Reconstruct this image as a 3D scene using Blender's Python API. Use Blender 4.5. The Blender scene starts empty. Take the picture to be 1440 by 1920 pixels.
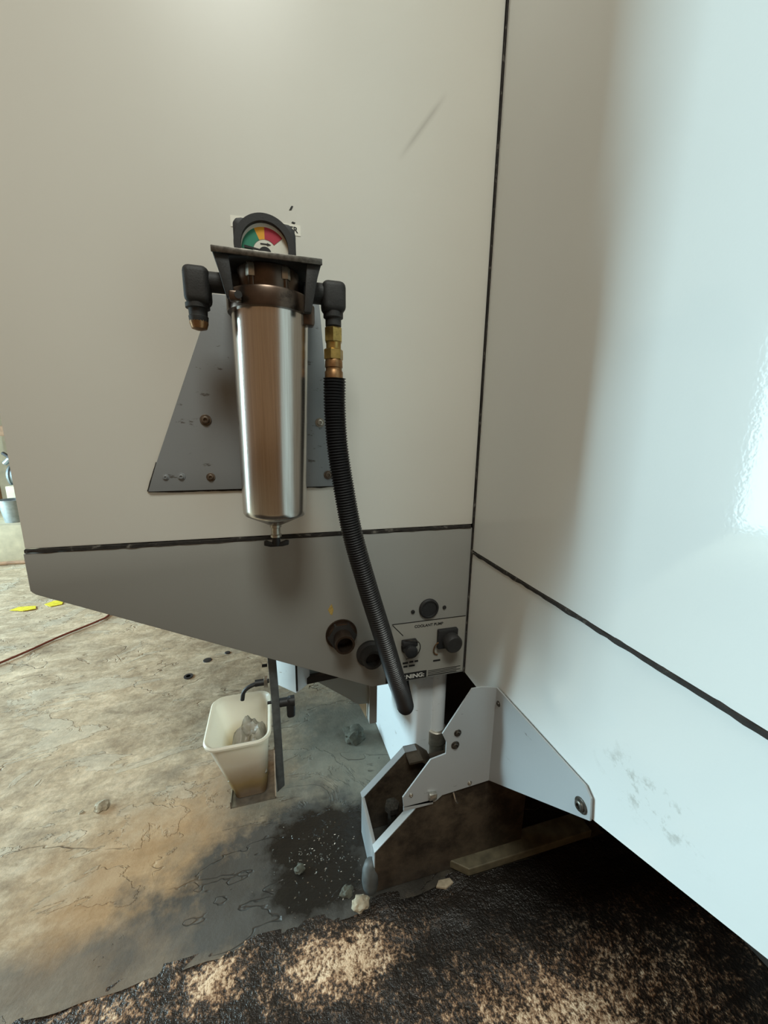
import bpy, bmesh, math, random
from mathutils import Vector, Matrix, noise

random.seed(7)
PI = math.pi
H = 0.97                      # camera height above the floor; drawing heights are given from camera level
SC = bpy.context.scene
COL = SC.collection

# ------------------------------------------------------------------ camera
cd = bpy.data.cameras.new('camera'); cam = bpy.data.objects.new('camera', cd); COL.objects.link(cam)
cd.sensor_fit = 'HORIZONTAL'; cd.sensor_width = 36.0; cd.lens = 36.0*727/1440; cd.clip_start = 0.01
_r = Vector((0.963, -0.269, 0.015)); _f = Vector((0.266, 0.941, -0.209)).normalized()
_r = (_r - _f*_r.dot(_f)).normalized(); _u = _r.cross(_f)
cam.matrix_world = Matrix(((_r.x, _u.x, -_f.x, -0.425), (_r.y, _u.y, -_f.y, -0.76), (_r.z, _u.z, -_f.z, H), (0, 0, 0, 1)))
SC.camera = cam

# ------------------------------------------------------------------ world, daylight, exposure
w = bpy.data.worlds.new('world'); SC.world = w; w.use_nodes = True
bg = w.node_tree.nodes['Background']; bg.inputs[0].default_value = (1.0, 0.63, 0.34, 1); bg.inputs[1].default_value = 0.23

def area(name, loc, aim, sx, sy, power, col):
    l = bpy.data.lights.new(name, 'AREA'); l.shape = 'RECTANGLE'; l.size = sx; l.size_y = sy
    l.energy = power; l.color = col
    o = bpy.data.objects.new(name, l); COL.objects.link(o); o.location = loc
    o.rotation_euler = (Vector(aim)-Vector(loc)).to_track_quat('-Z', 'Y').to_euler()
    return o
# open workshop door beyond the left end of the machine
area('doorway_daylight', (-3.8, 1.16, 1.05), (0.1, -0.35, 1.0), 0.45, 2.1, 128, (0.62, 0.90, 1.0))
area('yard_daylight', (-3.8, 2.05, 1.05), (0.1, -0.35, 1.0), 1.3, 2.1, 100, (0.62, 0.90, 1.0))
# added overhead fill, unseen; its narrow beam favours the upper rear panel
rl = area('overhead_fill', (-0.8, -2.5, 4.7), (-0.6, 0, 0.62), 1.4, 1.0, 14.5, (0.94, 1.0, 0.93)); rl.data.spread = math.radians(62)
SC.view_settings.view_transform = 'Standard'; SC.view_settings.look = 'None'
SC.view_settings.exposure = 0.0; SC.view_settings.gamma = 1.0; SC.view_settings.use_curve_mapping = False

# ------------------------------------------------------------------ materials
def s2l(c):
    return tuple(((v/255)/12.92 if v/255 <= .04045 else ((v/255+.055)/1.055)**2.4) for v in c)
MATS = {}
class N:
    """small node-tree builder"""
    def __init__(s, name):
        s.m = bpy.data.materials.new(name); s.m.use_nodes = True; s.t = s.m.node_tree
        s.b = s.t.nodes['Principled BSDF']; MATS[name] = s.m
    def node(s, typ, ins=None, **kw):
        n = s.t.nodes.new(typ)
        for k, v in kw.items(): setattr(n, k, v)
        for k, v in (ins or {}).items():
            if isinstance(v, bpy.types.NodeSocket): s.t.links.new(v, n.inputs[k])
            else: n.inputs[k].default_value = v
        return n
    def set(s, **kw):
        for k, v in kw.items():
            k = k.replace('_', ' ')
            if isinstance(v, bpy.types.NodeSocket): s.t.links.new(v, s.b.inputs[k])
            else: s.b.inputs[k].default_value = v
    def pos(s):
        return s.node('ShaderNodeNewGeometry').outputs['Position']
    def noise(s, scale, detail=4, rough=.55, vec=None, dist=0.0):
        return s.node('ShaderNodeTexNoise', {'Vector': vec or s.pos(), 'Scale': scale, 'Detail': detail, 'Roughness': rough, 'Distortion': dist}).outputs['Fac']
    def ramp(s, fac, stops):
        n = s.node('ShaderNodeValToRGB', {'Fac': fac}); e = n.color_ramp.elements
        while len(e) < len(stops): e.new(0.5)
        for el, (p, c) in zip(e, stops):
            el.position = p
            el.color = (c, c, c, 1) if isinstance(c, (int, float)) else (*c, 1)
        return n.outputs['Color']
    def math(s, op, a, b=0.0, clamp=False):
        return s.node('ShaderNodeMath', {0: a, 1: b}, operation=op, use_clamp=clamp).outputs[0]
    def mix(s, f, a, b):
        n = s.node('ShaderNodeMix', data_type='RGBA')
        for k, v in ((0, f), (6, a), (7, b)):
            if isinstance(v, bpy.types.NodeSocket): s.t.links.new(v, n.inputs[k])
            else: n.inputs[k].default_value = (*v, 1) if isinstance(v, tuple) else v
        return n.outputs[2]
    def bump(s, h, strength=.3, dist=.002):
        s.set(Normal=s.node('ShaderNodeBump', {'Height': h, 'Strength': strength, 'Distance': dist}).outputs[0])

def simple(name, rgb, rough=.5, metal=0.0, grain=0.0, gs=60, bump=0.0, bs=300, dirt=None, coat=0):
    n = N(name); c = s2l(rgb)
    col = c + (1,)
    if grain:
        f = n.noise(gs, 5)
        col = n.ramp(f, [(.3, tuple(v*(1-grain) for v in c)), (.7, tuple(min(1, v*(1+grain)) for v in c))])
    if dirt:
        f = n.ramp(n.noise(dirt[1], 6, .65), [(dirt[2], 0.0), (dirt[2]+.1, 1.0)])
        col = n.mix(f, col if not isinstance(col, tuple) else c, s2l(dirt[0]))
    n.set(Base_Color=col, Roughness=rough, Metallic=metal)
    if coat: n.set(Coat_Weight=coat, Coat_Roughness=.05)
    if bump: n.bump(n.noise(bs, 3), bump, .001)
    return n.m

def paint(name, rgb, rough, peel=.05, marks=True, marktone=(90, 85, 75), thr=.70, streak=False, smudge=False):
    """glossy sheet-metal paint: orange peel, faint waviness, a few scuffs"""
    n = N(name); c = s2l(rgb)
    col = n.ramp(n.noise(2.2, 3), [(.3, tuple(v*.95 for v in c)), (.7, c)])
    if marks:
        mp = n.node('ShaderNodeMapping', {'Vector': n.pos(), 'Scale': (9, 9, 26), 'Rotation': (0.5, 0.2, 0)}).outputs[0]
        sc = n.ramp(n.noise(2.6, 7, .75, mp), [(thr, 0.0), (thr+.03, .75)])
        col = n.mix(sc, col, s2l(marktone))
    if streak or smudge:
        q = n.node('ShaderNodeSeparateXYZ', {0: n.pos()})
    if streak:      # long faint rub mark high on the flank
        u = n.math('ADD', n.math('MULTIPLY', n.math('ADD', q.outputs['X'], .150), .80), n.math('MULTIPLY', n.math('SUBTRACT', q.outputs['Z'], 1.49), -.60))
        v = n.math('ADD', n.math('MULTIPLY', n.math('ADD', q.outputs['X'], .150), .60), n.math('MULTIPLY', n.math('SUBTRACT', q.outputs['Z'], 1.49), .80))
        f = n.math('MULTIPLY', n.ramp(n.math('ABSOLUTE', u), [(.0, 1.0), (.006, 0.0)]), n.ramp(n.math('ABSOLUTE', v), [(.03, 1.0), (.075, 0.0)]))
        col = n.mix(n.math('MULTIPLY', f, .30), col, s2l((120, 112, 100)))
    if smudge:      # greasy scuffs low on the side flank
        dy = n.math('DIVIDE', n.math('ADD', q.outputs['Y'], .47), .09); dz = n.math('DIVIDE', n.math('SUBTRACT', q.outputs['Z'], .53), .05)
        d = n.math('SQRT', n.math('ADD', n.math('MULTIPLY', dy, dy), n.math('MULTIPLY', dz, dz)))
        f = n.math('MULTIPLY', n.ramp(d, [(.3, 1.0), (1.0, 0.0)]), n.ramp(n.noise(34, 6, .7), [(.54, 0.0), (.66, .55)]))
        col = n.mix(f, col, s2l((128, 124, 108)))
    n.set(Base_Color=col, Roughness=rough)
    if peel: n.bump(n.noise(260, 1), peel, .002)
    return n.m

paint('cream_paint', (232, 231, 222), .36, .012, thr=.74, streak=True)
paint('gloss_paint', (229, 233, 231), .075, .03, thr=.745, smudge=True)
paint('grey_paint', (147, 147, 142), .42, .03)
paint('bracket_paint', (170, 175, 177), .30, .04, marktone=(70, 62, 52), thr=.66)
paint('blue_grey_paint', (168, 184, 188), .4, .03)
paint('white_paint', (226, 232, 234), .33, .03, marktone=(120, 105, 85), thr=.64)
paint('plate_paint', (132, 136, 138), .38, .04, marktone=(60, 50, 42), thr=.62)
simple('caulk', (38, 34, 30), .8, grain=.5, gs=90, bump=.6, bs=200, dirt=((110, 106, 98), 45, .58))
simple('black_plastic', (30, 30, 31), .55, bump=.15, bs=500)
simple('black_cast', (38, 37, 36), .62, grain=.3, gs=70, bump=.3, bs=400)
simple('hose_black', (26, 26, 28), .42, bump=.1, bs=250)
simple('oily_steel', (88, 74, 64), .32, metal=.85, grain=.35, gs=30, dirt=((45, 36, 30), 25, .56))
simple('dark_bolt', (92, 88, 82), .38, metal=.8, grain=.4, gs=200)
simple('bright_bolt', (200, 198, 190), .3, metal=.9, grain=.2, gs=200)
simple('rusty_bolt', (108, 96, 84), .5, metal=.6, grain=.4, gs=150)
simple('brass', (168, 140, 82), .33, metal=.9, grain=.3, gs=90, dirt=((70, 62, 40), 60, .62))
simple('copper_ferrule', (142, 108, 74), .38, metal=.85, grain=.35, gs=80)
simple('zinc', (176, 170, 158), .36, metal=.85, grain=.25, gs=80)
simple('rubber', (22, 22, 23), .7)
simple('inner_dark', (52, 46, 40), .8, grain=.3, gs=20)
simple('dial_white', (226, 224, 210), .5)
simple('dial_green', (36, 128, 100), .5)
simple('dial_orange', (232, 164, 40), .5)
simple('dial_red', (176, 40, 62), .5)
simple('print_black', (24, 23, 22), .6)
simple('print_white', (214, 212, 204), .6)
simple('decal_grey', (150, 148, 140), .5)
simple('label_white', (244, 242, 230), .5)
simple('yellow_crayon', (170, 144, 78), .8, grain=.3, gs=200)
simple('floor_yellow', (232, 214, 50), .8, grain=.2, gs=60)
simple('red_cable', (128, 66, 50), .55, grain=.2, gs=40)
simple('weathered_bar', (84, 88, 88), .55, grain=.3, gs=50, bump=.2, bs=200)
simple('kerb', (208, 196, 168), .85, grain=.15, gs=15, bump=.4, bs=60)
simple('galvanised', (168, 178, 182), .4, metal=.5, grain=.2, gs=30)
simple('cream_block', (224, 214, 186), .8, grain=.1, gs=20)
simple('dark_iron', (66, 66, 68), .5, metal=.4, grain=.3, gs=30)
simple('wood_beam', (170, 134, 106), .75, grain=.25, gs=25)
simple('stone_pale', (168, 156, 134), .9, grain=.2, gs=120, bump=.5, bs=150)
simple('stone_grey', (84, 84, 74), .9, grain=.3, gs=90, bump=.6, bs=120)
simple('steel_pad', (96, 90, 72), .6, metal=.1, grain=.4, gs=35, bump=.3, bs=90)

n = N('brushed_steel')
mp = n.node('ShaderNodeMapping', {'Vector': n.pos(), 'Scale': (260, 260, 3)}).outputs[0]
ns = n.noise(1.5, 4, .6, mp)
n.set(Base_Color=n.ramp(ns, [(.3, s2l((186, 178, 170))), (.7, s2l((206, 200, 193)))]), Metallic=1.0, Roughness=.22, Anisotropic=.35)
n.bump(ns, .05, .0005)

n = N('gusset_shade_paint')  # oily brown, painted darker still to stand in for shade near the floor
drt = n.ramp(n.noise(9, 6, .7), [(.42, 0.0), (.60, 1.0)])
n.set(Base_Color=n.mix(drt, s2l((78, 68, 56)), s2l((42, 35, 28))), Roughness=.42)
n.bump(n.noise(160, 4), .35, .002)

n = N('tub_plastic')
z = n.node('ShaderNodeSeparateXYZ', {0: n.pos()}).outputs['Z']
zz = n.math('ADD', z, n.math('MULTIPLY', n.math('SUBTRACT', n.noise(9, 4), .5), .06))
stain = n.ramp(n.math('MULTIPLY', n.math('SUBTRACT', zz, .16), 5.0), [(.04, s2l((128, 100, 66))), (.22, s2l((196, 172, 122))), (.50, s2l((246, 240, 226)))])
n.set(Base_Color=stain, Roughness=.35, Subsurface_Weight=.15, Subsurface_Radius=(.02, .018, .012), Transmission_Weight=0.0)
tr_ = n.node('ShaderNodeBsdfTranslucent', {'Color': stain}); mx = n.node('ShaderNodeMixShader', {0: .45})
n.t.links.new(n.b.outputs[0], mx.inputs[1]); n.t.links.new(tr_.outputs[0], mx.inputs[2])
n.t.links.new(mx.outputs[0], n.t.nodes['Material Output'].inputs[0])
n = N('clear_bag')
n.set(Base_Color=n.ramp(n.noise(14, 4), [(.35, s2l((176, 164, 140))), (.65, s2l((228, 224, 214)))]), Roughness=.25)
n.bump(n.noise(55, 4), .5, .004)

# -------- floor: worn concrete, tan stain, oil; near slab: oily speckled aggregate with pale patches
def floor_mat(name, near):
    n = N(name); P = n.pos()
    sx = n.node('ShaderNodeSeparateXYZ', {0: P}); X, Y = sx.outputs['X'], sx.outputs['Y']
    def blob(cx, cy, rx, ry, soft=.5, wob=.5, sc=6):
        dx = n.math('DIVIDE', n.math('SUBTRACT', X, cx), rx); dy = n.math('DIVIDE', n.math('SUBTRACT', Y, cy), ry)
        d = n.math('SQRT', n.math('ADD', n.math('MULTIPLY', dx, dx), n.math('MULTIPLY', dy, dy)))
        d = n.math('ADD', d, n.math('MULTIPLY', n.math('SUBTRACT', n.noise(sc, 6, .65), .5), wob*2))
        return n.ramp(n.math('MULTIPLY', d, .5), [(max(0, .5-soft*.5), 1.0), (min(1, .5+soft*.5), 0.0)])
    if not near:
        mp = n.node('ShaderNodeMapping', {'Vector': P, 'Scale': (1, 1.9, 1), 'Rotation': (0, 0, .25)}).outputs[0]
        base = n.ramp(n.noise(3.2, 8, .62, mp, .6), [(.30, s2l((134, 125, 112))), (.45, s2l((178, 164, 144))), (.58, s2l((206, 190, 166))), (.72, s2l((230, 214, 190)))])
        mott = n.ramp(n.noise(11, 9, .72, mp, .5), [(.36, s2l((150, 132, 108))), (.50, s2l((196, 182, 158))), (.62, s2l((236, 224, 202)))])
        base = n.mix(.5, base, mott)
        fine = n.ramp(n.noise(70, 8, .75), [(.3, .70), (.7, 1.18)])
        base = n.node('ShaderNodeMix', {0: 1.0, 6: base, 7: fine}, data_type='RGBA', blend_type='MULTIPLY').outputs[2]
        base = n.node('ShaderNodeMix', {0: 1.0, 6: base, 7: (1.04, .96, .86, 1)}, data_type='RGBA', blend_type='MULTIPLY').outputs[2]
        # flaked top layer: plateaus with a dark outline
        fl = n.noise(3.0, 7, .62, mp, .9)
        edge = n.math('ABSOLUTE', n.math('SUBTRACT', fl, .565)); line = n.math('MULTIPLY', n.ramp(edge, [(.0, 1.0), (.004, 0.0)]), n.ramp(n.noise(7, 3), [(.45, 0.0), (.6, 1.0)]))
        up = n.ramp(fl, [(.56, 0.0), (.57, 1.0)])
        base = n.mix(n.math('MULTIPLY', up, .35), base, s2l((206, 198, 178)))
        base = n.mix(n.math('MULTIPLY', line, .22), base, s2l((84, 74, 62)))
        base = n.mix(n.math('MULTIPLY', blob(-.70, .0, .24, .19, .4, .9, 7), .72), base, s2l((168, 128, 82)))
        base = n.mix(n.math('MULTIPLY', blob(-.52, .17, .14, .10, .8, .5), .55), base, s2l((176, 128, 78)))
        base = n.mix(n.math('MULTIPLY', blob(-.10, .25, .46, .42, .45, .8, 5), .85), base, s2l((92, 98, 92)))
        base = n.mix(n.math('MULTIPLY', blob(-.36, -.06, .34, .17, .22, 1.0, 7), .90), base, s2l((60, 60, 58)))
        base = n.mix(n.math('MULTIPLY', blob(-.80, -.14, .40, .07, .4, .9, 8), .70), base, s2l((92, 90, 86)))
        oil = n.math('MAXIMUM', blob(-.35, .01, .13, .08, .2, .9, 12), n.math('MAXIMUM', blob(.10, -.10, .36, .22, .5, .4), blob(-.36, -.09, .12, .06, .3, .9, 14)))
        base = n.mix(n.math('MULTIPLY', oil, .95), base, s2l((34, 31, 27)))
        cr = n.noise(1.7, 5, .55, mp, .4); crk = n.math('MULTIPLY', n.ramp(n.math('ABSOLUTE', n.math('SUBTRACT', cr, .47)), [(0, 1.0), (.0022, 0.0)]), n.ramp(n.noise(4.5, 3), [(.45, 0.0), (.58, 1.0)]))
        base = n.mix(n.math('MULTIPLY', crk, .30), base, s2l((46, 40, 34)))
        rough = n.mix(oil, (.82, .82, .82), (.22, .22, .22))
        h = n.math('ADD', n.math('MULTIPLY', n.noise(45, 8, .7), .6), n.math('MULTIPLY', up, .8))
        h = n.math('SUBTRACT', h, n.math('MULTIPLY', crk, 1.5))
        n.set(Base_Color=base, Roughness=rough); n.bump(h, .8, .004)
    else:
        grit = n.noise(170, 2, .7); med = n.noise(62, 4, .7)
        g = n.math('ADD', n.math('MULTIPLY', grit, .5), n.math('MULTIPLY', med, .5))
        pale_mask = n.math('MAXIMUM', blob(-.34, -.225, .12, .045, .7, .6, 12), n.math('MAXIMUM', blob(-.57, -.195, .055, .04, .7, .6, 14), n.math('MULTIPLY', blob(-.74, -.19, .12, .03, .9, .6), .7)))  # pale warm patches where the bright speckle is denser
        pale_mask = n.math('MAXIMUM', pale_mask, n.math('MULTIPLY', blob(.02, -.42, .28, .11, .8, .5), .80))
        thr = n.math('ADD', g, n.math('MULTIPLY', n.math('SUBTRACT', pale_mask, .50), .24))
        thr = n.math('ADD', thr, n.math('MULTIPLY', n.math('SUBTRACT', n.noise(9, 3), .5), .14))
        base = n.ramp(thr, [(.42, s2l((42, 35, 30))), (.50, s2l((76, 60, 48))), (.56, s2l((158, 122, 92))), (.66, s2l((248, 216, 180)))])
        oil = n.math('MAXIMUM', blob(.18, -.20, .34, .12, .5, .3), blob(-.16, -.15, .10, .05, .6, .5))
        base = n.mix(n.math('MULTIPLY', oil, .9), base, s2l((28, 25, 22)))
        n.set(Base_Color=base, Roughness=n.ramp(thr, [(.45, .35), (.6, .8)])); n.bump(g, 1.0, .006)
    return n.m
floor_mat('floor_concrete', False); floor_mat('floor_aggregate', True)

# ------------------------------------------------------------------ mesh helpers (coordinates: x along the filter wall, y away from camera, z from camera level)
def box(bm, x0, x1, y0, y1, z0, z1, bev=0.0, seg=2):
    r = bmesh.ops.create_cube(bm, size=1.0)['verts']
    for v in r:
        v.co = Vector((x0+(v.co.x+.5)*(x1-x0), y0+(v.co.y+.5)*(y1-y0), z0+(v.co.z+.5)*(z1-z0)))
    if bev:
        es = {e for v in r for e in v.link_edges}
        bmesh.ops.bevel(bm, geom=list(es), offset=bev, segments=seg, affect='EDGES', profile=.5)
def prism(bm, pts, axis, lo, hi, bev=0.0):
    """polygon pts in the two remaining axes, extruded along axis from lo to hi"""
    def mk(p, t):
        return {'x': (t, p[0], p[1]), 'y': (p[0], t, p[1]), 'z': (p[0], p[1], t)}[axis]
    a = [bm.verts.new(mk(p, lo)) for p in pts]; b = [bm.verts.new(mk(p, hi)) for p in pts]
    fs = [bm.faces.new(a), bm.faces.new(b)]
    for i in range(len(pts)):
        j = (i+1) % len(pts); fs.append(bm.faces.new((a[i], a[j], b[j], b[i])))
    bmesh.ops.recalc_face_normals(bm, faces=fs)
    if bev:
        es = {e for f in fs for e in f.edges}
        bmesh.ops.bevel(bm, geom=list(es), offset=bev, segments=2, affect='EDGES', profile=.5)
def lathe(bm, prof, org, axis='z', seg=40, hexa=False, rot=0.0):
    """profile [(r, t)] spun about an axis through org"""
    rings = []
    for r, t in prof:
        ring = []
        for k in range(seg):
            a = 2*PI*k/seg + rot; c, s = r*math.cos(a), r*math.sin(a)
            p = {'z': (c, s, t), 'y': (c, t, s), 'x': (t, c, s)}[axis]
            ring.append(bm.verts.new(Vector(org)+Vector(p)))
        rings.append(ring)
    fs = []
    for a, b in zip(rings, rings[1:]):
        for k in range(seg): fs.append(bm.faces.new((a[k], a[(k+1) % seg], b[(k+1) % seg], b[k])))
    fs.append(bm.faces.new(rings[0])); fs.append(bm.faces.new(rings[-1]))
    bmesh.ops.recalc_face_normals(bm, faces=fs)
def tube(bm, pts, rad, seg=12, caps=True):
    pts = [Vector(p) for p in pts]; n = len(pts); rad = rad if isinstance(rad, list) else [rad]*n
    t0 = (pts[1]-pts[0]).normalized(); up = Vector((0, 0, 1)) if abs(t0.z) < .9 else Vector((1, 0, 0))
    nrm = (up - t0*up.dot(t0)).normalized(); rings = []
    for i in range(n):
        t = (pts[min(i+1, n-1)]-pts[max(i-1, 0)]).normalized()
        nrm = (nrm - t*nrm.dot(t)).normalized(); bi = t.cross(nrm)
        rings.append([bm.verts.new(pts[i]+(nrm*math.cos(2*PI*k/seg)+bi*math.sin(2*PI*k/seg))*rad[i]) for k in range(seg)])
    fs = []
    for a, b in zip(rings, rings[1:]):
        for k in range(seg): fs.append(bm.faces.new((a[k], a[(k+1) % seg], b[(k+1) % seg], b[k])))
    if caps: fs += [bm.faces.new(rings[0]), bm.faces.new(rings[-1])]
    bmesh.ops.recalc_face_normals(bm, faces=fs)
def spline(P, per=20):
    P = [Vector(p) for p in P]; out = []; Q = [2*P[0]-P[1]]+P+[2*P[-1]-P[-2]]
    for i in range(1, len(Q)-2):
        a, b, c, d = Q[i-1:i+3]
        for k in range(per):
            t = k/per
            out.append(.5*((2*b)+(c-a)*t+(2*a-5*b+4*c-d)*t*t+(3*b-a-3*c+d)*t**3))
    out.append(P[-1]); return out
def resample(pts, step):
    out = [pts[0]]; acc = 0
    for a, b in zip(pts, pts[1:]):
        L = (b-a).length
        while acc+L >= step:
            f = (step-acc)/L; a = a.lerp(b, f); out.append(a); L = (b-a).length; acc = 0
        acc += L
    return out

def origin_of(o):
    v = Vector((0, 0, 0))
    while o: v += o.location; o = o.parent
    return v
def obj(name, bm, mat, parent=None, loc=None, smooth=35, label=None, kind=None):
    """link one mesh object; drawing coordinates -> floor at z=0, local to its parent / its own base"""
    me = bpy.data.meshes.new(name); bm.to_mesh(me); bm.free()
    o = bpy.data.objects.new(name, me); COL.objects.link(o)
    me.materials.append(MATS[mat])
    if loc is not None and parent is None: o.location = Vector(loc)+Vector((0, 0, H))
    if parent: o.parent = parent
    off = Vector((0, 0, H)) - origin_of(o)
    me.transform(Matrix.Translation(off))
    if smooth:
        me.polygons.foreach_set('use_smooth', [True]*len(me.polygons)); me.set_sharp_from_angle(angle=math.radians(smooth))
    if label: o['label'] = label
    if kind: o['kind'] = kind
    return o
def B(fn, *a, **k):
    bm = bmesh.new(); fn(bm, *a, **k); return bm
def thing(name, loc, label, cat, group=None):
    o = bpy.data.objects.new(name, None); COL.objects.link(o); o.location = Vector(loc)+Vector((0, 0, H))
    o.empty_display_size = .05
    o['label'] = label; o['category'] = cat
    if group: o['group'] = group
    return o
def tag(o, label, cat, group=None):
    o['label'] = label; o['category'] = cat
    if group: o['group'] = group
    return o
def text(name, s, size, x, z, y, mat, parent, align='LEFT', sx=1.0):
    """flat print facing the camera side (-y)"""
    c = bpy.data.curves.new(name, 'FONT'); c.body = s; c.size = size; c.align_x = align; c.extrude = .0002; c.offset = size*.022
    t = bpy.data.objects.new('tmp', c); COL.objects.link(t)
    me = bpy.data.meshes.new_from_object(t.evaluated_get(bpy.context.evaluated_depsgraph_get()))
    bpy.data.objects.remove(t); bpy.data.curves.remove(c)
    me.transform(Matrix.Translation((x, y, z)) @ Matrix.Rotation(PI/2, 4, 'X') @ Matrix.Scale(sx, 4, (1, 0, 0)))
    bm = bmesh.new(); bm.from_mesh(me); bpy.data.meshes.remove(me)
    return obj(name, bm, mat, parent, smooth=0)
FL = -H   # floor level in drawing coordinates

# ------------------------------------------------------------------ the setting
def grid_floor(x0, x1, y0, y1, nx, ny, amp, sc, rim=None):
    bm = bmesh.new(); V = []
    for j in range(ny+1):
        row = []
        for i in range(nx+1):
            x = x0+(x1-x0)*i/nx; y = y0+(y1-y0)*j/ny
            hgt = amp*(noise.fractal(Vector((x*sc, y*sc*1.6, 0)), .7, 2.1, 6)) - amp*.5
            yy = y
            if rim == 'top' and j == ny or rim == 'bot' and j == 0: yy = y+.006*noise.noise(Vector((x*14, 3, 0)))
            row.append(bm.verts.new((x, yy, FL+min(hgt, amp))))
        V.append(row)
    for j in range(ny):
        for i in range(nx): bm.faces.new((V[j][i], V[j][i+1], V[j+1][i+1], V[j+1][i]))
    return bm
fl = obj('floor', grid_floor(-2.6, 1.6, -.166, 2.7, 300, 220, .004, 5, 'bot'), 'floor_concrete', loc=(0, 0, FL), kind='structure')
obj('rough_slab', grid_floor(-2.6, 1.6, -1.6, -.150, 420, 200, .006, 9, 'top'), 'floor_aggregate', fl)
bm = bmesh.new(); box(bm, -9, 7, -9, 9, FL-.25, FL-.012)
obj('sub_floor', bm, 'floor_concrete', fl, smooth=0)

# ------------------------------------------------------------------ the machine: two sheet-metal flanks meeting in a corner
mach = thing('machine_tool', (0, 0, FL), 'large cream sheet-metal machine with two flanks meeting in a corner', 'machine')
AL = -.835
p = obj('rear_panel', B(box, AL, -.003, 0, .022, -.206, 1.35, .003), 'cream_paint', mach)
lower_pts = [(AL-.003, -.214), (AL-.003, -.281), (AL+.004, -.288), (-.232, -.577), (-.003, -.577), (-.003, -.214)]
lowp = obj('rear_lower_panel', B(prism, lower_pts, 'y', 0, .022, .0015), 'grey_paint', mach)

def dented(z0, z1, slope, dent):
    """side flank at x=0 as a fine grid so that its dents are real"""
    bm = bmesh.new(); ny, nz = 90, 60; rows = []
    for j in range(nz+1):
        row = []
        for i in range(ny+1):
            y = -.003-(.90)*i/ny
            lo = z0 if not slope else (z0 if y > -.335 else z0+(-.335-y)*.365)
            zz = lo+(z1-lo)*j/nz; x = 0.0
            for cy, cz, ry, rz, d in dent:
                q = ((y-cy)/ry)**2+((zz-cz)/rz)**2
                x += d*math.exp(-q*1.5)
            row.append(bm.verts.new((x, y, zz)))
        rows.append(row)
    fs = []
    for j in range(nz):
        for i in range(ny): fs.append(bm.faces.new((rows[j][i], rows[j][i+1], rows[j+1][i+1], rows[j+1][i])))
    # turned-in rim and flat back
    rim = rows[0][:] + [r[-1] for r in rows[1:]] + rows[-1][-2::-1] + [r[0] for r in rows[-2:0:-1]]
    bk = [bm.verts.new((.02, v.co.y, v.co.z)) for v in rim]; m = len(rim)
    for i in range(m): bm.faces.new((rim[i], rim[(i+1) % m], bk[(i+1) % m], bk[i]))
    bm.faces.new(bk)
    bmesh.ops.recalc_face_normals(bm, faces=bm.faces[:])
    return bm
dents = [(-.25, -.40, .07, .10, .004), (-.30, -.43, .03, .03, -.0025), (-.45, -.33, .20, .10, .003)]
obj('side_panel', dented(-.266, 1.35, False, [(-.30, -.30, .05, .25, .0015), (-.52, -.20, .12, .10, .002)]), 'gloss_paint', mach, smooth=60)
obj('side_lower_panel', dented(-.577, -.274, True, dents), 'gloss_paint', mach, smooth=60)

def bead(bm, pts, w0, w1, out, jag=.5):
    """irregular sealant bead along a line; out = outward direction"""
    pts = resample(spline(pts, 30), .006); o = Vector(out); n = len(pts)
    rings = []
    for i, q in enumerate(pts):
        t = (pts[min(i+1, n-1)]-pts[max(i-1, 0)]).normalized(); s = t.cross(o)
        ww = (w0+(w1-w0)*i/n)*(1+jag*noise.noise(Vector((i*.31, w0*900, 1))))
        q = q+s*noise.noise(Vector((i*.17, 5, w0*700)))*w0*.35
        hgt = .0016+.0008*noise.noise(Vector((i*.4, 9, 0)))
        rings.append([bm.verts.new(q-s*ww-o*.003), bm.verts.new(q-s*ww*.6+o*hgt), bm.verts.new(q+s*ww*.6+o*hgt), bm.verts.new(q+s*ww-o*.003)])
    for a, b in zip(rings, rings[1:]):
        for k in range(3): bm.faces.new((a[k], a[k+1], b[k+1], b[k]))
    bmesh.ops.recalc_face_normals(bm, faces=bm.faces[:])
obj('seam_sealant', B(bead, [(AL, 0, -.210), (-.6, 0, -.211), (-.3, 0, -.210), (-.004, 0, -.211)], .0042, .0036, (0, -1, 0)), 'caulk', mach)
obj('seam_sealant', B(bead, [(0, -.004, -.272), (0, -.3, -.2705), (0, -.6, -.2695), (0, -.9, -.269)], .0042, .0052, (-1, 0, 0), .7), 'caulk', mach)
obj('corner_sealant', B(bead, [(-.002, -.002, -.577), (-.002, -.002, 0), (-.002, -.002, .6), (-.002, -.002, 1.3)], .0021, .0021, (-.707, -.707, 0), .35), 'caulk', mach)

# unseen body behind the sheets, added to block light, cut back near the tub
prof = [(AL+.02, -.20), (AL+.02, -.25), (-.24, -.54), (-.12, -.54), (-.12, 1.33), (AL+.02, 1.33)]
obj('body_light_block', B(prism, prof, 'y', .024, .034), 'inner_dark', mach, smooth=0)
obj('body_light_block', B(box, AL+.02, -.12, .034, .40, -.10, 1.33), 'inner_dark', mach, smooth=0)
obj('body_light_block', B(box, -.12, .95, .024, 1.1, -.54, 1.33), 'inner_dark', mach, smooth=0)
bm = bmesh.new(); prism(bm, [(.022, -.545), (-.335, -.545), (-.86, -.36), (-.86, 1.33), (.022, 1.33)], 'x', .024, .95)
obj('body_light_block', bm, 'inner_dark', mach, smooth=0)
obj('end_panel', B(box, 0, .95, -.925, -.905, -.36, 1.35, .002), 'gloss_paint', mach)

obj('base_light_block', B(box, -.005, .95, .19, 1.05, FL, -.54), 'inner_dark', mach, smooth=0)  # dark box added so the gap beside the pipe stays black
obj('base_light_block', B(box, .42, .95, -.80, .19, FL, -.42), 'inner_dark', mach, smooth=0)  # box added to darken the floor under the side flank
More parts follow.
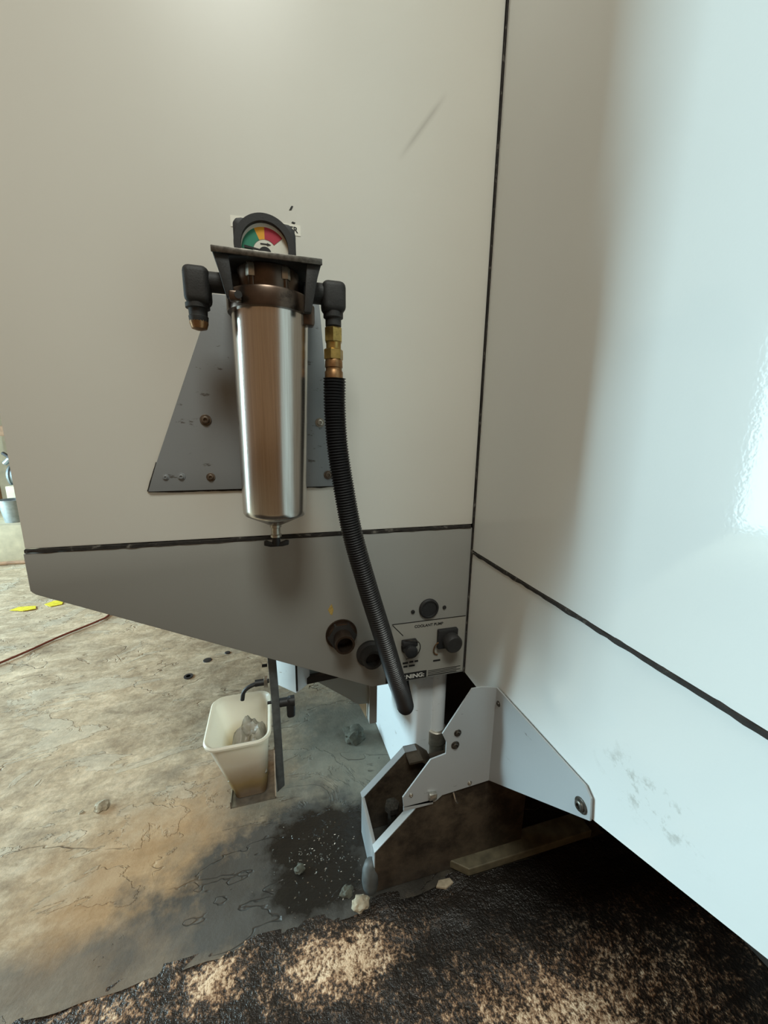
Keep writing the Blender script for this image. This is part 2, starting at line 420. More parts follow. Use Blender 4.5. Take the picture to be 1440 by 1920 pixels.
# parts under the rear flank
def sheet(bm, line, z0, z1, th, cut=None):
    """vertical sheet following a plan polyline"""
    L = spline([(a, b, 0) for a, b in line], 10); n = len(L); a = []; b = []
    for i, q in enumerate(L):
        t = (L[min(i+1, n-1)]-L[max(i-1, 0)]).normalized(); s = Vector((-t.y, t.x, 0))
        zb = z0 if cut is None else max(z0, cut(q.x))
        a.append((bm.verts.new((q.x, q.y, zb)), bm.verts.new((q.x, q.y, z1))))
        q2 = q+s*th; b.append((bm.verts.new((q2.x, q2.y, zb)), bm.verts.new((q2.x, q2.y, z1))))
    for i in range(n-1):
        bm.faces.new((a[i][0], a[i+1][0], a[i+1][1], a[i][1])); bm.faces.new((b[i+1][0], b[i][0], b[i][1], b[i+1][1]))
        bm.faces.new((a[i][1], a[i+1][1], b[i+1][1], b[i][1])); bm.faces.new((a[i+1][0], a[i][0], b[i][0], b[i+1][0]))
    bm.faces.new((a[0][0], a[0][1], b[0][1], b[0][0])); bm.faces.new((a[-1][1], a[-1][0], b[-1][0], b[-1][1]))
    bmesh.ops.recalc_face_normals(bm, faces=bm.faces[:])
obj('base_panel', B(sheet, [(-.134, .36), (-.129, .22), (-.124, .11), (-.112, .058), (-.085, .045), (-.02, .075), (.0, .19)], FL, -.545, .006), 'white_paint', mach)
obj('drain_pipe', B(lathe, [(.021, -.86), (.021, -.56)], (-.040, .06, 0)), 'white_paint', mach)
cp = obj('pipe_coupling', B(lathe, [(.021, -.86), (.024, -.855), (.024, -.815), (.027, -.812), (.027, -.775), (.0225, -.772)], (-.040, .06, 0)), 'zinc', mach)
obj('side_apron', B(prism, [(-.365, -.56), (-.218, -.646), (-.214, -.70), (-.243, -.697), (-.375, -.59)], 'y', .10, .106), 'blue_grey_paint', mach, smooth=0)
obj('apron_return', B(box, -.217, -.197, .085, .20, -.75, -.55, .001), 'grey_paint', mach, smooth=0)
obj('apron_tab', B(prism, [(-.243, -.697), (-.219, -.702), (-.219, -.752)], 'y', .108, .112), 'cream_block', mach, smooth=0)

# corner bracket: folded plate bolted to the side flank
bk = obj('corner_bracket', B(prism, [(-.040, -.508), (-.062, -.508), (-.122, -.600), (-.112, -.622), (-.112, -.650), (-.145, -.656), (-.203, -.733), (-.200, -.758), (-.130, -.764), (-.115, -.752), (-.004, -.744), (-.004, -.516)], 'y', -.147, -.144), 'bracket_paint', mach, smooth=0)
obj('bracket_flange', B(prism, [(-.145, -.516), (-.385, -.508), (-.398, -.518), (-.402, -.553), (-.147, -.744)], 'x', -.0055, -.0025), 'bracket_paint', mach, smooth=0)
obj('bracket_lip', B(prism, [(-.147, -.757), (-.147, -.768), (-.1435, -.769), (-.1425, -.759)], 'x', -.200, -.135), 'bracket_paint', bk, smooth=0)
def dome_bolt(name, org, axis, r, mat, parent, sgn=-1):
    return obj(name, B(lathe, [(r, 0), (r, sgn*r*.14), (r*.93, sgn*r*.20), (r*.70, sgn*r*.20), (r*.66, sgn*r*.46), (r*.55, sgn*r*.55), (r*.34, sgn*r*.55), (r*.30, sgn*r*.28), (r*.1, sgn*r*.28)], org, axis, 18), mat, parent, smooth=40)
dome_bolt('bolt', (-.0055, -.384, -.545), 'x', .0115, 'dark_bolt', mach)
dome_bolt('bolt', (-.0055, -.158, -.545), 'x', .006, 'dark_bolt', mach)
for x, z, r, m in ((-.185, -.732, .0045, 'bright_bolt'), (-.052, -.738, .005, 'bright_bolt'), (-.092, -.633, .009, 'dark_bolt'), (-.088, -.605, .008, 'dark_bolt')):
    dome_bolt('rivet', (x, -.147, z), 'y', r, m, bk)
obj('square_nut', B(box, -.147, -.130, -.156, -.147, -.750, -.735, .002), 'bright_bolt', bk)
obj('clip', B(tube, spline([(-.090, -.149, -.750), (-.088, -.156, -.762), (-.083, -.155, -.772)], 6), .002, 6), 'bright_bolt', bk)

# levelling foot: two sloping cheek plates, front web, rounded toe, flat bar
cheek = [(-.258, FL), (-.258, -.862), (-.148, -.752), (-.10, -.745), (.10, -.745), (.10, FL)]
foot = obj('foot_cheek', B(prism, cheek, 'y', -.141, -.126, .001), 'gusset_shade_paint', mach, label='oily brown cheek plate of the machine foot, shade painted in')
obj('top_edge', B(prism, [(-.2582, -.8615), (-.1478, -.7515), (-.1490, -.7500), (-.2600, -.8610), (-.2600, -.900), (-.2582, -.900)], 'y', -.1425, -.1255), 'bracket_paint', foot, smooth=0)
back = obj('foot_cheek', B(prism, [(-.255, FL), (-.255, -.872), (-.150, -.767), (-.120, -.767), (-.085, -.80), (.10, -.80), (.10, FL)], 'y', -.008, .007, .001), 'gusset_shade_paint', mach)
obj('top_edge', B(prism, [(-.2552, -.8715), (-.1500, -.7665), (-.1200, -.7665), (-.1200, -.7650), (-.1508, -.7650), (-.2570, -.8710)], 'y', -.0095, .0085), 'plate_paint', back, smooth=0)
obj('front_web', B(box, -.258, -.250, -.126, -.008, FL, -.868, .001), 'bracket_paint', foot)
obj('toe', B(lathe, [(.004, FL), (.016, FL), (.019, FL+.02), (.018, FL+.045), (.013, FL+.065), (.004, FL+.072)], (-.264, -.128, 0), 'z', 24), 'weathered_bar', foot, smooth=60)
obj('cover_strip', B(prism, [(-.149, -.767), (-.115, -.767), (-.085, -.795), (-.085, -.80), (-.118, -.772), (-.149, -.772)], 'y', -.04, .012), 'gusset_shade_paint', foot, smooth=0)
obj('jack_screw', B(lathe, [(.010, FL+.01), (.010, FL+.12), (.017, FL+.121), (.017, FL+.135), (.006, FL+.136)], (-.20, -.07, 0), 'z', 6), 'dark_bolt', foot)
obj('flat_bar', B(prism, [(-.108, -.120), (-.050, -.168), (.28, -.168), (.28, -.118)], 'z', FL+.004, FL+.024, .002), 'steel_pad', foot, smooth=0)
tag(obj('scrap_of_foil', B(prism, [(-.128, -.168), (-.108, -.176), (-.088, -.170), (-.092, -.160), (-.118, -.158)], 'z', FL, FL+.006, .001), 'stone_pale', loc=(-.108, -.168, FL)), 'small pale scrap on the floor under the machine foot', 'scrap')

# ------------------------------------------------------------------ ports, sockets and print on the lower panel
def port(name, x, z, prof, mat, seg=28, label=None, rot=0):
    o = obj(name, B(lathe, prof, (x, 0, z), 'y', seg, rot=rot), mat, lowp, smooth=40)
    if label: o['label'] = label
    return o
port('power_socket', -.101, -.398, [(.0235, .0), (.0235, -.004), (.021, -.006), (.019, -.006), (.018, -.003), (.004, -.003)], 'black_plastic', 32, 'round black power socket')
for x, z in ((-.139, -.402), (-.062, -.400)): port('screw', x, z, [(.0045, 0), (.0045, -.002), (.002, -.003)], 'print_black', 12)
port('bulkhead_fitting', -.302, -.434, [(.034, 0), (.034, -.004), (.030, -.004), (.030, -.014), (.019, -.016), (.0205, -.048), (.016, -.048), (.016, -.010), (.004, -.010)], 'oily_steel', 32, 'open threaded pipe fitting')
port('bulkhead_nut', -.302, -.434, [(.031, -.003), (.031, -.016), (.021, -.017)], 'black_cast', 6)
port('bulkhead_fitting', -.238, -.490, [(.031, 0), (.031, -.006), (.025, -.010), (.022, -.03), (.016, -.03), (.016, -.012), (.004, -.012)], 'black_cast', 32)
c1 = port('cable_connector', -.148, -.487, [(.017, 0), (.017, -.004), (.0145, -.006), (.0145, -.026), (.011, -.028), (.003, -.028)], 'black_plastic', 24)
obj('connector_clip', B(box, -.166, -.130, -.018, -.002, -.480, -.466, .003), 'black_plastic', lowp)
obj('cap_chain', B(tube, spline([(-.160, -.006, -.468), (-.150, -.02, -.460), (-.130, -.02, -.468), (-.124, -.014, -.490), (-.134, -.01, -.510), (-.155, -.008, -.514)], 8), .0012, 6), 'dark_bolt', lowp)
obj('connector_flange', B(box, -.078, -.028, -.012, 0, -.500, -.452, .003), 'black_plastic', lowp)
port('cable_connector', -.047, -.480, [(.021, -.010), (.021, -.030), (.018, -.034), (.004, -.034)], 'black_cast', 28, 'round connector with dark screw cap')
obj('cap_ring', B(tube, [(-.074+.012*math.cos(a), -.006-.004*math.sin(a), -.500+.018*math.sin(a)) for a in [PI*.4+PI*1.1*i/14 for i in range(15)]], .0016, 6), 'copper_ferrule', lowp)
dec = obj('control_decal', B(box, -.187, -.006, -.0006, .0005, -.572, -.427), 'decal_grey', lowp, smooth=0)
obj('decal_rule', B(box, -.187, -.006, -.0010, 0, -.4285, -.4270), 'print_black', lowp, smooth=0)
obj('leader_line', B(prism, [(-.187, -.430), (-.1855, -.429), (-.160, -.458), (-.1615, -.459)], 'y', -.0010, 0), 'print_black', lowp, smooth=0)
text('decal_lettering', 'COOLANT PUMP', .0092, -.134, -.4425, -.0009, 'print_black', lowp)
# captions too worn to read: short broken strokes of print
for x0, x1, z0 in ((-.160, -.147, -.531), (-.144, -.134, -.530), (-.131, -.122, -.530), (-.158, -.148, -.540), (-.145, -.130, -.540), (-.084, -.066, -.5365)):
    obj('worn_caption', B(box, x0, x1, -.0010, 0, z0, z0+.0045), 'print_black', lowp, smooth=0)
obj('warning_strip', B(box, -.200, -.100, -.0012, 0, -.5735, -.5555), 'print_black', lowp, smooth=0)
text('warning_lettering', 'WARNING:', .0145, -.190, -.5700, -.0014, 'print_white', lowp, sx=1.15)
for i in range(4):
    obj('small_print', B(box, -.096, -.012-.01*(i % 2), -.0010, 0, -.5595-.004*i, -.5580-.004*i), 'print_black', lowp, smooth=0)
obj('crayon_mark', B(prism, [(-.330, -.375), (-.322, -.362), (-.318, -.376), (-.321, -.388), (-.325, -.386)], 'y', -.0005, 0), 'yellow_crayon', lowp, smooth=0)
lab = obj('name_label', B(box, -.478, -.366, -.0008, .0005, .3205, .3365), 'label_white', p, smooth=0)
text('label_lettering', 'ER', .0125, -.3845, .3245, -.0010, 'print_black', p)
obj('paint_chip', B(prism, [(-.384, .357), (-.380, .358), (-.377, .364), (-.380, .364)], 'y', -.0006, 0), 'print_black', p, smooth=0)
obj('paint_chip', B(prism, [(-.381, .3385), (-.376, .3375), (-.374, .340), (-.379, .341)], 'y', -.0006, 0), 'print_black', p, smooth=0)

# ------------------------------------------------------------------ coolant filter on its mounting plate
fil = thing('coolant_filter', (-.425, -.10, -.2), 'upright stainless steel filter canister with coloured dial gauge on the cream flank', 'filter')
mp_ = obj('mounting_plate', B(prism, [(-.640, -.113), (-.622, -.062), (-.512, .215), (-.337, .215), (-.311, -.111)], 'y', -.006, -.0008, .001), 'plate_paint', fil)
obj('plate_sealant', B(bead, [(-.640, -.0015, -.1135), (-.52, -.0015, -.1145), (-.42, -.0015, -.113), (-.312, -.0015, -.112)], .0022, .0018, (0, -1, 0), .9), 'caulk', mp_)
obj('plate_sealant', B(bead, [(-.641, -.0015, -.113), (-.632, -.0015, -.088), (-.623, -.0015, -.062)], .0018, .0014, (0, -1, 0), .9), 'caulk', mp_)
for x, z, r, m in ((-.538, .011, .0095, 'rusty_bolt'), (-.340, .010, .0085, 'zinc'), (-.610, -.088, .0055, 'plate_paint'), (-.585, -.0875, .0065, 'plate_paint'), (-.537, -.089, .0075, 'rusty_bolt'), (-.326, -.089, .0085, 'rusty_bolt')):
    b = dome_bolt('bolt', (x, -.006, z), 'y', r, m, mp_)
cx, cy = -.4225, -.100
can = obj('canister', B(lathe, [(.030, .178), (.0555, .178), (.0555, .150), (.0510, -.132), (.0505, -.138), (.0485, -.1415), (.014, -.158), (.010, -.160)], (cx, cy, 0), 'z', 72), 'brushed_steel', fil, smooth=40)
# canister leans a touch, as bolted
can.data.transform(Matrix.Translation(Vector((0, 0, .33))) @ Matrix.Rotation(.018, 4, 'Y') @ Matrix.Translation(Vector((0, 0, -.33))))
bx = cx-.0055
obj('drain_nipple', B(lathe, [(.0095, -.158), (.0095, -.164), (.0075, -.165), (.0075, -.176), (.009, -.177), (.009, -.181), (.005, -.182)], (bx, cy, 0), 'z', 20), 'zinc', can)
bm = bmesh.new(); lathe(bm, [(.006, -.181), (.007, -.190), (.005, -.197)], (bx, cy, 0), 'z', 16)
prism(bm, [(bx-.020, -.188), (bx-.016, -.187), (bx-.006, -.192), (bx+.006, -.192), (bx+.016, -.188), (bx+.021, -.189), (bx+.020, -.196), (bx+.010, -.198), (bx-.010, -.198), (bx-.020, -.195)], 'y', cy-.004, cy+.004, .001)
obj('wing_tap', bm, 'black_plastic', can)
col = obj('clamp_collar', B(lathe, [(.054, .164), (.0600, .164), (.0608, .167), (.0608, .186), (.0595, .189), (.047, .190)], (cx, cy, 0), 'z', 64), 'oily_steel', fil)
bm = bmesh.new(); box(bm, cx-.052, cx-.036, cy-.060, cy-.046, .166, .178, .002); obj('clamp_lug', bm, 'oily_steel', col)
obj('clamp_screw', B(lathe, [(.005, -.005), (.005, 0.0), (.002, .001)], (cx-.040, cy-.0555, .173), 'y', 12), 'print_black', col)
bm = bmesh.new(); box(bm, cx+.046, cx+.064, cy-.030, cy-.010, .150, .178, .003); obj('clamp_lug', bm, 'oily_steel', col)
head = obj('filter_head', B(lathe, [(.040, .186), (.044, .190), (.044, .222), (.040, .226)], (cx, cy, 0), 'z', 48), 'oily_steel', fil)
obj('head_block', B(box, cx-.062, cx+.060, -.092, -.006, .170, .222, .006), 'black_cast', fil)
# strap bracket with folded ears
bm = bmesh.new()
box(bm, -.493, -.350, -.160, -.030, .2235, .2285, .002)
tb = obj('top_plate', bm, 'black_cast', fil)
obj('plate_lip', B(box, -.493, -.350, -.1625, -.1595, .2205, .2285, .001), 'dark_bolt', tb)
obj('ear', B(prism, [(-.493, .227), (-.472, .222), (-.468, .170), (-.478, .170), (-.4865, .205)], 'y', -.158, -.146, .001), 'black_cast', tb)
obj('ear', B(prism, [(-.350, .227), (-.371, .222), (-.376, .160), (-.366, .160), (-.3565, .205)], 'y', -.158, -.146, .001), 'black_cast', tb)
for x in (-.445, -.400):
    q = obj('tie_bolt', B(lathe, [(.0055, .186), (.0055, .224)], (x, cy-.034, 0), 'z', 16), 'oily_steel', fil)
    obj('nut', B(lathe, [(.0075, .205), (.0080, .206), (.0075, .220), (.006, .222)], (x, cy-.034, 0), 'z', 6), 'zinc', q)
# gauge
gx, gz, gy = -.4255, .2425, -.130
g = obj('gauge_housing', None or (lambda: (lambda b: (prism(b, [(gx-.041, .2285), (gx+.0425, .2285), (gx+.0425, .266), (gx+.040, .2735), (gx+.034, .2785), (gx+.026, .2790), (gx-.030, .2790), (gx-.037, .2775), (gx-.041, .272)], 'y', gy, gy+.030, .002), b)[1])(bmesh.new()))(), 'black_plastic', fil)
def halfring(bm, r0, r1, a0, a1, y0, y1, seg=40, cz=gz):
    P = [(gx+r1*math.cos(a0+(a1-a0)*i/seg), cz+r1*math.sin(a0+(a1-a0)*i/seg)) for i in range(seg+1)]
    P += [(gx+r0*math.cos(a1+(a0-a1)*i/seg), cz+r0*math.sin(a1+(a0-a1)*i/seg)) for i in range(seg+1)]
    prism(bm, P, 'y', y0, y1)
R = math.radians
lowa = math.asin(.0138/.0415)
obj('bezel', B(halfring, .0315, .0405, -lowa, PI+lowa, gy-.011, gy+.001), 'black_plastic', g)
obj('dial_face', B(lathe, [(.032, -.001), (.032, -.0035)], (gx, gy, gz), 'y', 48), 'dial_white', g, smooth=0)
obj('green_zone', B(halfring, .0160, .0310, R(116), R(176), gy-.0040, gy-.0034, 20, gz-.0045), 'dial_green', g, smooth=0)
obj('orange_zone', B(halfring, .0160, .0310, R(90), R(116), gy-.0040, gy-.0034, 10, gz-.0045), 'dial_orange', g, smooth=0)
obj('red_zone', B(halfring, .0160, .0310, R(40), R(90), gy-.0040, gy-.0034, 20, gz-.0045), 'dial_red', g, smooth=0)
obj('hub_cover', B(halfring, .001, .0085, R(0), R(180), gy-.0055, gy-.0034, 20, gz-.0065), 'print_black', g, smooth=0)
obj('pointer', B(prism, [(gx-.007, gz-.004), (gx-.006, gz-.002), (gx-.027, gz+.001), (gx-.0275, gz-.002)], 'y', gy-.006, gy-.005), 'print_black', g, smooth=0)
obj('arrow_print', B(prism, [(gx-.006, gz+.0050), (gx+.003, gz+.0050), (gx+.003, gz+.0038), (gx+.008, gz+.0056), (gx+.003, gz+.0074), (gx+.003, gz+.0064), (gx-.006, gz+.0064)], 'y', gy-.0042, gy-.0034), 'print_black', g, smooth=0)
# elbows
el = obj('elbow_fitting', B(box, -.538, -.503, -.119, -.083, .170, .2195, .009, 4), 'black_cast', fil)
obj('elbow_neck', B(lathe, [(.0135, -.505), (.0135, -.478), (.016, -.478), (.016, -.462)], (0, -.100, .203), 'x', 24), 'black_cast', el)
obj('hose_tail', B(lathe, [(.0165, .172), (.0165, .166), (.013, .165), (.0125, .156), (.0135, .155), (.0125, .146), (.0095, .140), (.004, .139)], (-.5225, -.100, 0), 'z', 24), 'black_cast', el)
obj('brass_plug', B(lathe, [(.0128, .152), (.0128, .146), (.0105, .139), (.004, .137)], (-.5225, -.100, 0), 'z', 20), 'copper_ferrule', el)
er = obj('elbow_fitting', B(box, -.3445, -.308, -.118, -.082, .176, .2205, .009, 4), 'black_cast', fil)
obj('elbow_neck', B(lathe, [(.0125, -.372), (.0125, -.362), (.015, -.362), (.015, -.343)], (0, -.100, .203), 'x', 24), 'black_cast', er)
obj('elbow_collar', B(lathe, [(.0155, .178), (.0155, .170), (.0125, .168), (.0125, .158)], (-.3265, -.100, 0), 'z', 24), 'black_cast', er)

# ------------------------------------------------------------------ corrugated hose with brass fittings
hs = thing('corrugated_hose', (-.20, -.06, -.62), 'black corrugated hose with brass fittings curving down from the filter', 'hose')
path = spline([(-.3255, -.100, .079), (-.3255, -.100, .03), (-.3220, -.101, -.03), (-.3120, -.102, -.10), (-.2965, -.103, -.185), (-.2680, -.104, -.29), (-.2380, -.103, -.39), (-.2080, -.096, -.490), (-.1870, -.082, -.550), (-.1720, -.060, -.592), (-.1600, -.022, -.611), (-.1480, .04, -.608), (-.1250, .12, -.600)], 24)
STEP = .00115; pts = resample(path, STEP); rad = [.0172+.0014*math.cos(2*PI*i*STEP/.0046) for i in range(len(pts))]
obj('hose_body', B(tube, pts, rad, 24), 'hose_black', hs, smooth=70)
hx, hy = -.3265, -.100
obj('hex_nut', B(lathe, [(.0125, .1560), (.0150, .1540), (.0150, .1350), (.0135, .1335), (.0110, .1330)], (hx, hy, 0), 'z', 6, rot=.35), 'brass', hs, smooth=20)
obj('swivel_neck', B(lathe, [(.0118, .1345), (.0118, .1225)], (hx, hy, 0), 'z', 24), 'brass', hs)
obj('hex_nut', B(lathe, [(.0135, .1240), (.0155, .1225), (.0155, .1085), (.0135, .1070)], (hx, hy, 0), 'z', 6, rot=.1), 'brass', hs, smooth=20)
obj('ferrule', B(lathe, [(.0130, .1080), (.0140, .1050), (.0142, .0960), (.0130, .0950), (.0132, .0910), (.0146, .0890), (.0146, .0740)], (hx, hy, 0), 'z', 28), 'copper_ferrule', hs)

# ------------------------------------------------------------------ oil skimmer hanging under the machine, with its tub
sk = thing('oil_skimmer', (-.45, .09, -.90), 'oil skimmer with dark upright bar and white motor box below the grey panel', 'oil skimmer')
obj('upright_bar', B(prism, [(-.464, -.33), (-.446, -.33), (-.438, -.59), (-.4345, -.835), (-.4525, -.850), (-.4535, -.70), (-.4555, -.58)], 'y', .040, .056, .001), 'weathered_bar', sk)
obj('motor_box', B(prism, [(-.443, .095), (-.399, .050), (-.365, .083), (-.409, .128)], 'z', -.600, -.36, .002), 'white_paint', sk)
obj('box_rail', B(box, -.400, -.3955, .044, .058, -.590, -.45, .001), 'black_plastic', sk)
obj('support_arm', B(prism, [(-.396, -.583), (-.396, -.600), (-.240, -.590), (-.10, -.578), (-.10, -.563), (-.24, -.574)], 'y', .075, .09, .001), 'black_plastic', sk, smooth=0)
kn = obj('clamp_knob', B(lathe, [(.010, -.440), (.010, -.416), (.012, -.414), (.012, -.404)], (0, .050, -.616), 'x', 20), 'black_plastic', sk)
obj('knob_grip', B(box, -.4225, -.4035, .040, .060, -.656, -.605, .007, 4), 'black_plastic', kn)
sp = obj('drip_spout', B(tube, spline([(-.458, .052, -.557), (-.478, .050, -.557), (-.500, .048, -.562), (-.512, .046, -.572), (-.516, .045, -.590)], 8), .0045, 10), 'black_plastic', sk)
obj('spout_sleeve', B(lathe, [(.0075, -.488), (.0075, -.468)], (0, .050, -.557), 'x', 16), 'black_plastic', sp)
obj('spout_nut', B(box, -.469, -.461, .042, .058, -.567, -.547, .001), 'zinc', sp)
for z, x in ((-.515, -.466), (-.610, -.459)): obj('bar_bolt', B(lathe, [(.0035, x-.005), (.0035, x+.006)], (0, .048, z), 'x', 10), 'print_black', sk)
tr = obj('tub_bracket', B(box, -.548, -.4545, -.010, .130, -.812, -.8095), 'zinc', sk, smooth=0)
obj('bracket_side', B(prism, [(-.010, -.812), (.055, -.812), (.055, -.735), (.045, -.735), (-.010, -.806)], 'x', -.4555, -.4530), 'zinc', tr, smooth=0)
obj('bracket_side', B(box, -.5495, -.547, -.010, .130, -.812, -.795), 'zinc', tr, smooth=0)

# tub: open rectangular container, tapered, with rolled rim
def tub(bm):
    zt, zb = -.650, -.808
    def ring(x0, x1, y0, y1, z, r, n=6):
        out = []
        for cx_, cy_, a0 in ((x1-r, y1-r, 0), (x0+r, y1-r, PI/2), (x0+r, y0+r, PI), (x1-r, y0+r, 1.5*PI)):
            for k in range(n+1):
                a = a0+PI/2*k/n; out.append(bm.verts.new((cx_+r*math.cos(a), cy_+r*math.sin(a), z+.03*((cx_+r*math.cos(a))+.52)*0)))
        return out
    o = [ring(-.541, -.474, .008, .100, zb, .012), ring(-.546, -.471, .003, .106, zb+.018, .018), ring(-.589, -.463, -.014, .145, zt-.006, .026), ring(-.594, -.458, -.019, .150, zt-.005, .029), ring(-.595, -.457, -.020, .151, zt, .030), ring(-.592, -.460, -.017, .148, zt+.003, .028), ring(-.587, -.465, -.012, .143, zt, .024), ring(-.543, -.474, .006, .103, zb+.020, .015), ring(-.538, -.477, .012, .096, zb+.004, .010)]
    fs = []
    for a, b in zip(o, o[1:]):
        n = len(a)
        for k in range(n): fs.append(bm.faces.new((a[k], a[(k+1) % n], b[(k+1) % n], b[k])))
    fs.append(bm.faces.new(o[0])); fs.append(bm.faces.new(o[-1]))
    bmesh.ops.recalc_face_normals(bm, faces=fs)
tb_ = tag(obj('plastic_tub', B(tub), 'tub_plastic', loc=(-.52, .06, -.808), smooth=50), 'white plastic tub with brown oil stains hanging on the skimmer bracket', 'tub')
def bag(bm):
    n = 26; V = []
    for j in range(n+1):
        row = []
        for i in range(n+1):
            u, v = i/n, j/n; x = -.552+.080*u; y = .002+.112*v
            e = min(u, 1-u, v, 1-v); hgt = (.050+.035*u)*min(1, e*5)**.5
            z = -.752+hgt+.034*noise.fractal(Vector((x*26, y*22, 2)), .8, 2, 4)*min(1, e*6)
            row.append(bm.verts.new((x+.004*noise.noise(Vector((v*6, 1, 0))), y+.004*noise.noise(Vector((u*6, 4, 0))), z)))
        V.append(row)
    bot = []
    for j in range(n):
        for i in range(n): bm.faces.new((V[j][i], V[j][i+1], V[j+1][i+1], V[j+1][i]))
    bmesh.ops.solidify(bm, geom=bm.faces[:], thickness=.002)
tag(obj('crumpled_bag', B(bag), 'clear_bag', loc=(-.505, .06, -.79), smooth=60), 'crumpled greyish plastic bag lying inside the white tub', 'bag')

# ------------------------------------------------------------------ small things on the floor
def rock(bm, c, r, seed, flat=.6):
    bmesh.ops.create_icosphere(bm, subdivisions=3, radius=1.0)
    for v in bm.verts:
        d = 1+.45*noise.noise(v.co*1.6+Vector((seed, 0, 0)))+.15*noise.noise(v.co*5+Vector((seed, 3, 0)))
        v.co = Vector((v.co.x*r*d, v.co.y*r*d*.85, max(v.co.z*r*d*flat, -r*flat*.55)+r*flat*.55))+Vector(c)
for c, r, sd, m, lb in (((-.895, .224, FL-.001), .017, 1, 'stone_pale', 'pale lump of stone lying on the open floor left of the tub'),
                        ((-.938, .222, FL-.001), .006, 2, 'stone_pale', 'tiny pale pebble beside the pale lump of stone'),
                        ((-.217, .290, FL-.002), .036, 3, 'stone_grey', 'grey broken concrete lump behind the machine foot'),
                        ((-.292, -.155, FL-.001), .017, 4, 'stone_pale', 'beige concrete chip at the toe of the machine foot'),
                        ((-.315, -.125, FL-.001), .013, 5, 'stone_grey', 'small grey concrete chip left of the machine foot toe'),
                        ((-.41, -.055, FL-.001), .011, 8, 'stone_grey', 'small dark chip of concrete on the oily stain below the tub')):
    tag(obj('stone', B(rock, c, r, sd), m, loc=(c[0], c[1], FL), smooth=30), lb, 'stone')
bm = bmesh.new()
for i in range(170):
    x = random.gauss(-.36, .055); y = random.gauss(-.05, .05); s = random.uniform(.0012, .0032); a = random.uniform(0, PI)
    if x > -.27 or y < -.15: continue
    c, d = math.cos(a), math.sin(a); z = FL+.002; t = random.uniform(.001, .003)
    q = [bm.verts.new((x+c*s, y+d*s, z)), bm.verts.new((x-d*s*.4, y+c*s*.4, z+t)), bm.verts.new((x-c*s, y-d*s, z)), bm.verts.new((x+d*s*.4, y-c*s*.4, z+t*.3))]
    bm.faces.new(q); bm.faces.new((q[0], q[2], q[3]))
ch = tag(obj('metal_chips', bm, 'bright_bolt', loc=(-.36, -.05, FL), smooth=0), 'tiny bright metal chips scattered over the dark oil stain', 'metal chips'); ch['kind'] = 'stuff'
def washer(bm, x, y, r, r2):
    lathe(bm, [(r2, FL), (r, FL), (r, FL+.003), (r2, FL+.003), (r2, FL)], (x, y, 0), 'z', 20)
tag(obj('washer', B(washer, -.79, .76, .017, .009), 'dark_iron', loc=(-.79, .76, FL)), 'dark steel washer lying on the bright floor behind the tub', 'washer')
tag(obj('steel_disc', B(lathe, [(.018, FL), (.017, FL+.002), (.004, FL+.003)], (-.735, .86, 0), 'z', 14), 'dark_iron', loc=(-.735, .86, FL)), 'larger dark disc on the bright floor just behind the washer', 'disc')
tag(obj('steel_disc', B(lathe, [(.012, FL), (.011, FL+.002), (.004, FL+.003)], (-.66, .90, 0), 'z', 14), 'dark_iron', loc=(-.66, .90, FL)), 'smaller dark disc on the bright floor right of the larger one', 'disc')
for nm, pts in (('paint_mark', [(-1.81, 1.60), (-1.74, 1.575), (-1.69, 1.59), (-1.71, 1.63), (-1.79, 1.635)]), ('paint_mark', [(-1.675, 1.64), (-1.63, 1.60), (-1.585, 1.62), (-1.60, 1.68), (-1.65, 1.68)])):
    obj(nm, B(prism, pts, 'z', FL, FL+.0025), 'floor_yellow', fl, smooth=0)
cb = spline([(-1.80, .72, FL+.005), (-1.62, .95, FL+.006), (-1.50, 1.10, FL+.006), (-1.42, 1.22, FL+.006), (-1.315, 1.345, FL+.006), (-1.285, 1.42, FL+.006), (-1.27, 1.70, FL+.006)], 16)
tag(obj('red_cable', B(tube, cb, .0048, 8), 'red_cable', loc=(-1.45, 1.2, FL)), 'thin red cable snaking over the bright floor past the grey panel', 'cable')

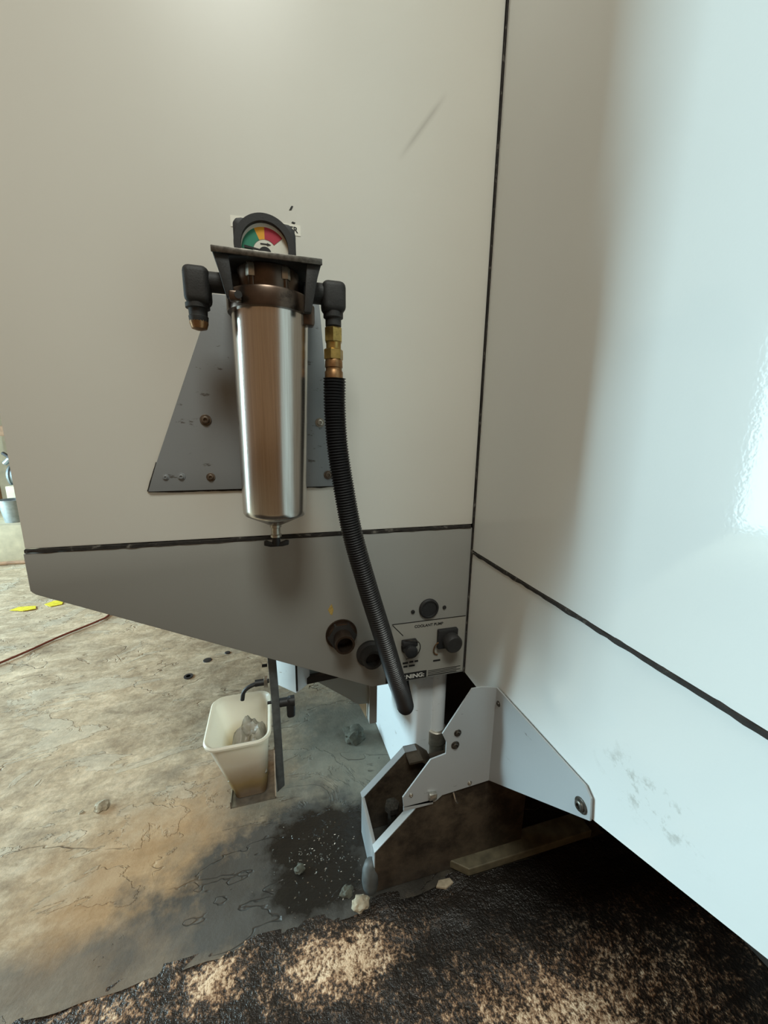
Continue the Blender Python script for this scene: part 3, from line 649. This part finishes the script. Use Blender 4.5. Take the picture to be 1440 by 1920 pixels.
# ------------------------------------------------------------------ clutter beyond the left end of the machine
kb = obj('kerb', B(box, -3.4, -1.7, 2.50, 3.3, FL, -.70, .008), 'kerb', loc=(-2.5, 2.9, FL)); tag(kb, 'low cream concrete plinth along the far left floor', 'plinth')
tag(obj('hose_on_floor', B(tube, spline([(-2.9, 2.46, FL+.012), (-2.45, 2.42, FL+.012), (-2.2, 2.44, FL+.012), (-1.8, 2.40, FL+.012)], 10), .012, 8), 'wood_beam', loc=(-2.3, 2.43, FL)), 'brown hose lying along the foot of the far plinth', 'hose')
bk_ = thing('metal_bucket', (-2.27, 2.62, -.70), 'grey galvanised bucket standing on the far plinth', 'bucket')
obj('bucket_body', B(lathe, [(.055, -.70), (.075, -.545), (.079, -.542), (.079, -.537), (.071, -.537), (.052, -.69)], (-2.27, 2.62, 0), 'z', 28), 'galvanised', bk_)
obj('bucket_handle', B(tube, [(-2.27+.078*math.cos(a), 2.62-.05*math.sin(a), -.545-.07*math.sin(a)) for a in [PI*i/14 for i in range(15)]], .004, 6), 'galvanised', bk_)
tag(obj('cream_block', B(box, -2.35, -2.20, 2.72, 2.85, -.70, -.455, .006), 'cream_block', loc=(-2.27, 2.78, -.70)), 'cream block standing behind the galvanised bucket', 'block')
mo = thing('pump_motor', (-2.30, 2.95, -.70), 'grey pump motor with pipes standing on the far plinth', 'motor')
obj('motor_barrel', B(lathe, [(.05, -2.42), (.085, -2.41), (.085, -2.20), (.06, -2.19)], (0, 2.95, -.40), 'x', 28), 'galvanised', mo)
for i in range(6): obj('cooling_fin', B(lathe, [(.086, 0), (.095, 0), (.095, .008), (.086, .008)], (-2.40+.035*i, 2.95, -.40), 'x', 24), 'galvanised', mo)
obj('motor_base', B(box, -2.42, -2.18, 2.86, 3.04, -.70, -.47, .006), 'dark_iron', mo)
obj('pipe', B(tube, spline([(-2.42, 2.9, -.30), (-2.30, 2.86, -.22), (-2.18, 2.86, -.28), (-2.12, 2.88, -.20)], 10), .018, 10), 'galvanised', mo)
obj('pipe', B(tube, spline([(-2.40, 2.86, -.22), (-2.30, 2.82, -.27), (-2.20, 2.82, -.21)], 10), .012, 10), 'dark_iron', mo)
bmn = thing('wooden_rack', (-2.4, 3.15, -.70), 'pale timber rack behind the pump motor', 'rack')
obj('beam', B(box, -2.75, -1.95, 3.12, 3.17, -.10, -.02, .004), 'wood_beam', bmn)
obj('beam', B(box, -2.75, -1.95, 3.12, 3.17, .12, .20, .004), 'wood_beam', bmn)
for x in (-2.72, -2.02): obj('post', B(box, x, x+.06, 3.17, 3.23, -.70, .55, .004), 'wood_beam', bmn)
wl = obj('wall_back', B(box, -4.2, -1.2, 3.35, 3.45, FL, 1.8), 'kerb', loc=(-2.7, 3.4, FL), smooth=0, kind='structure')
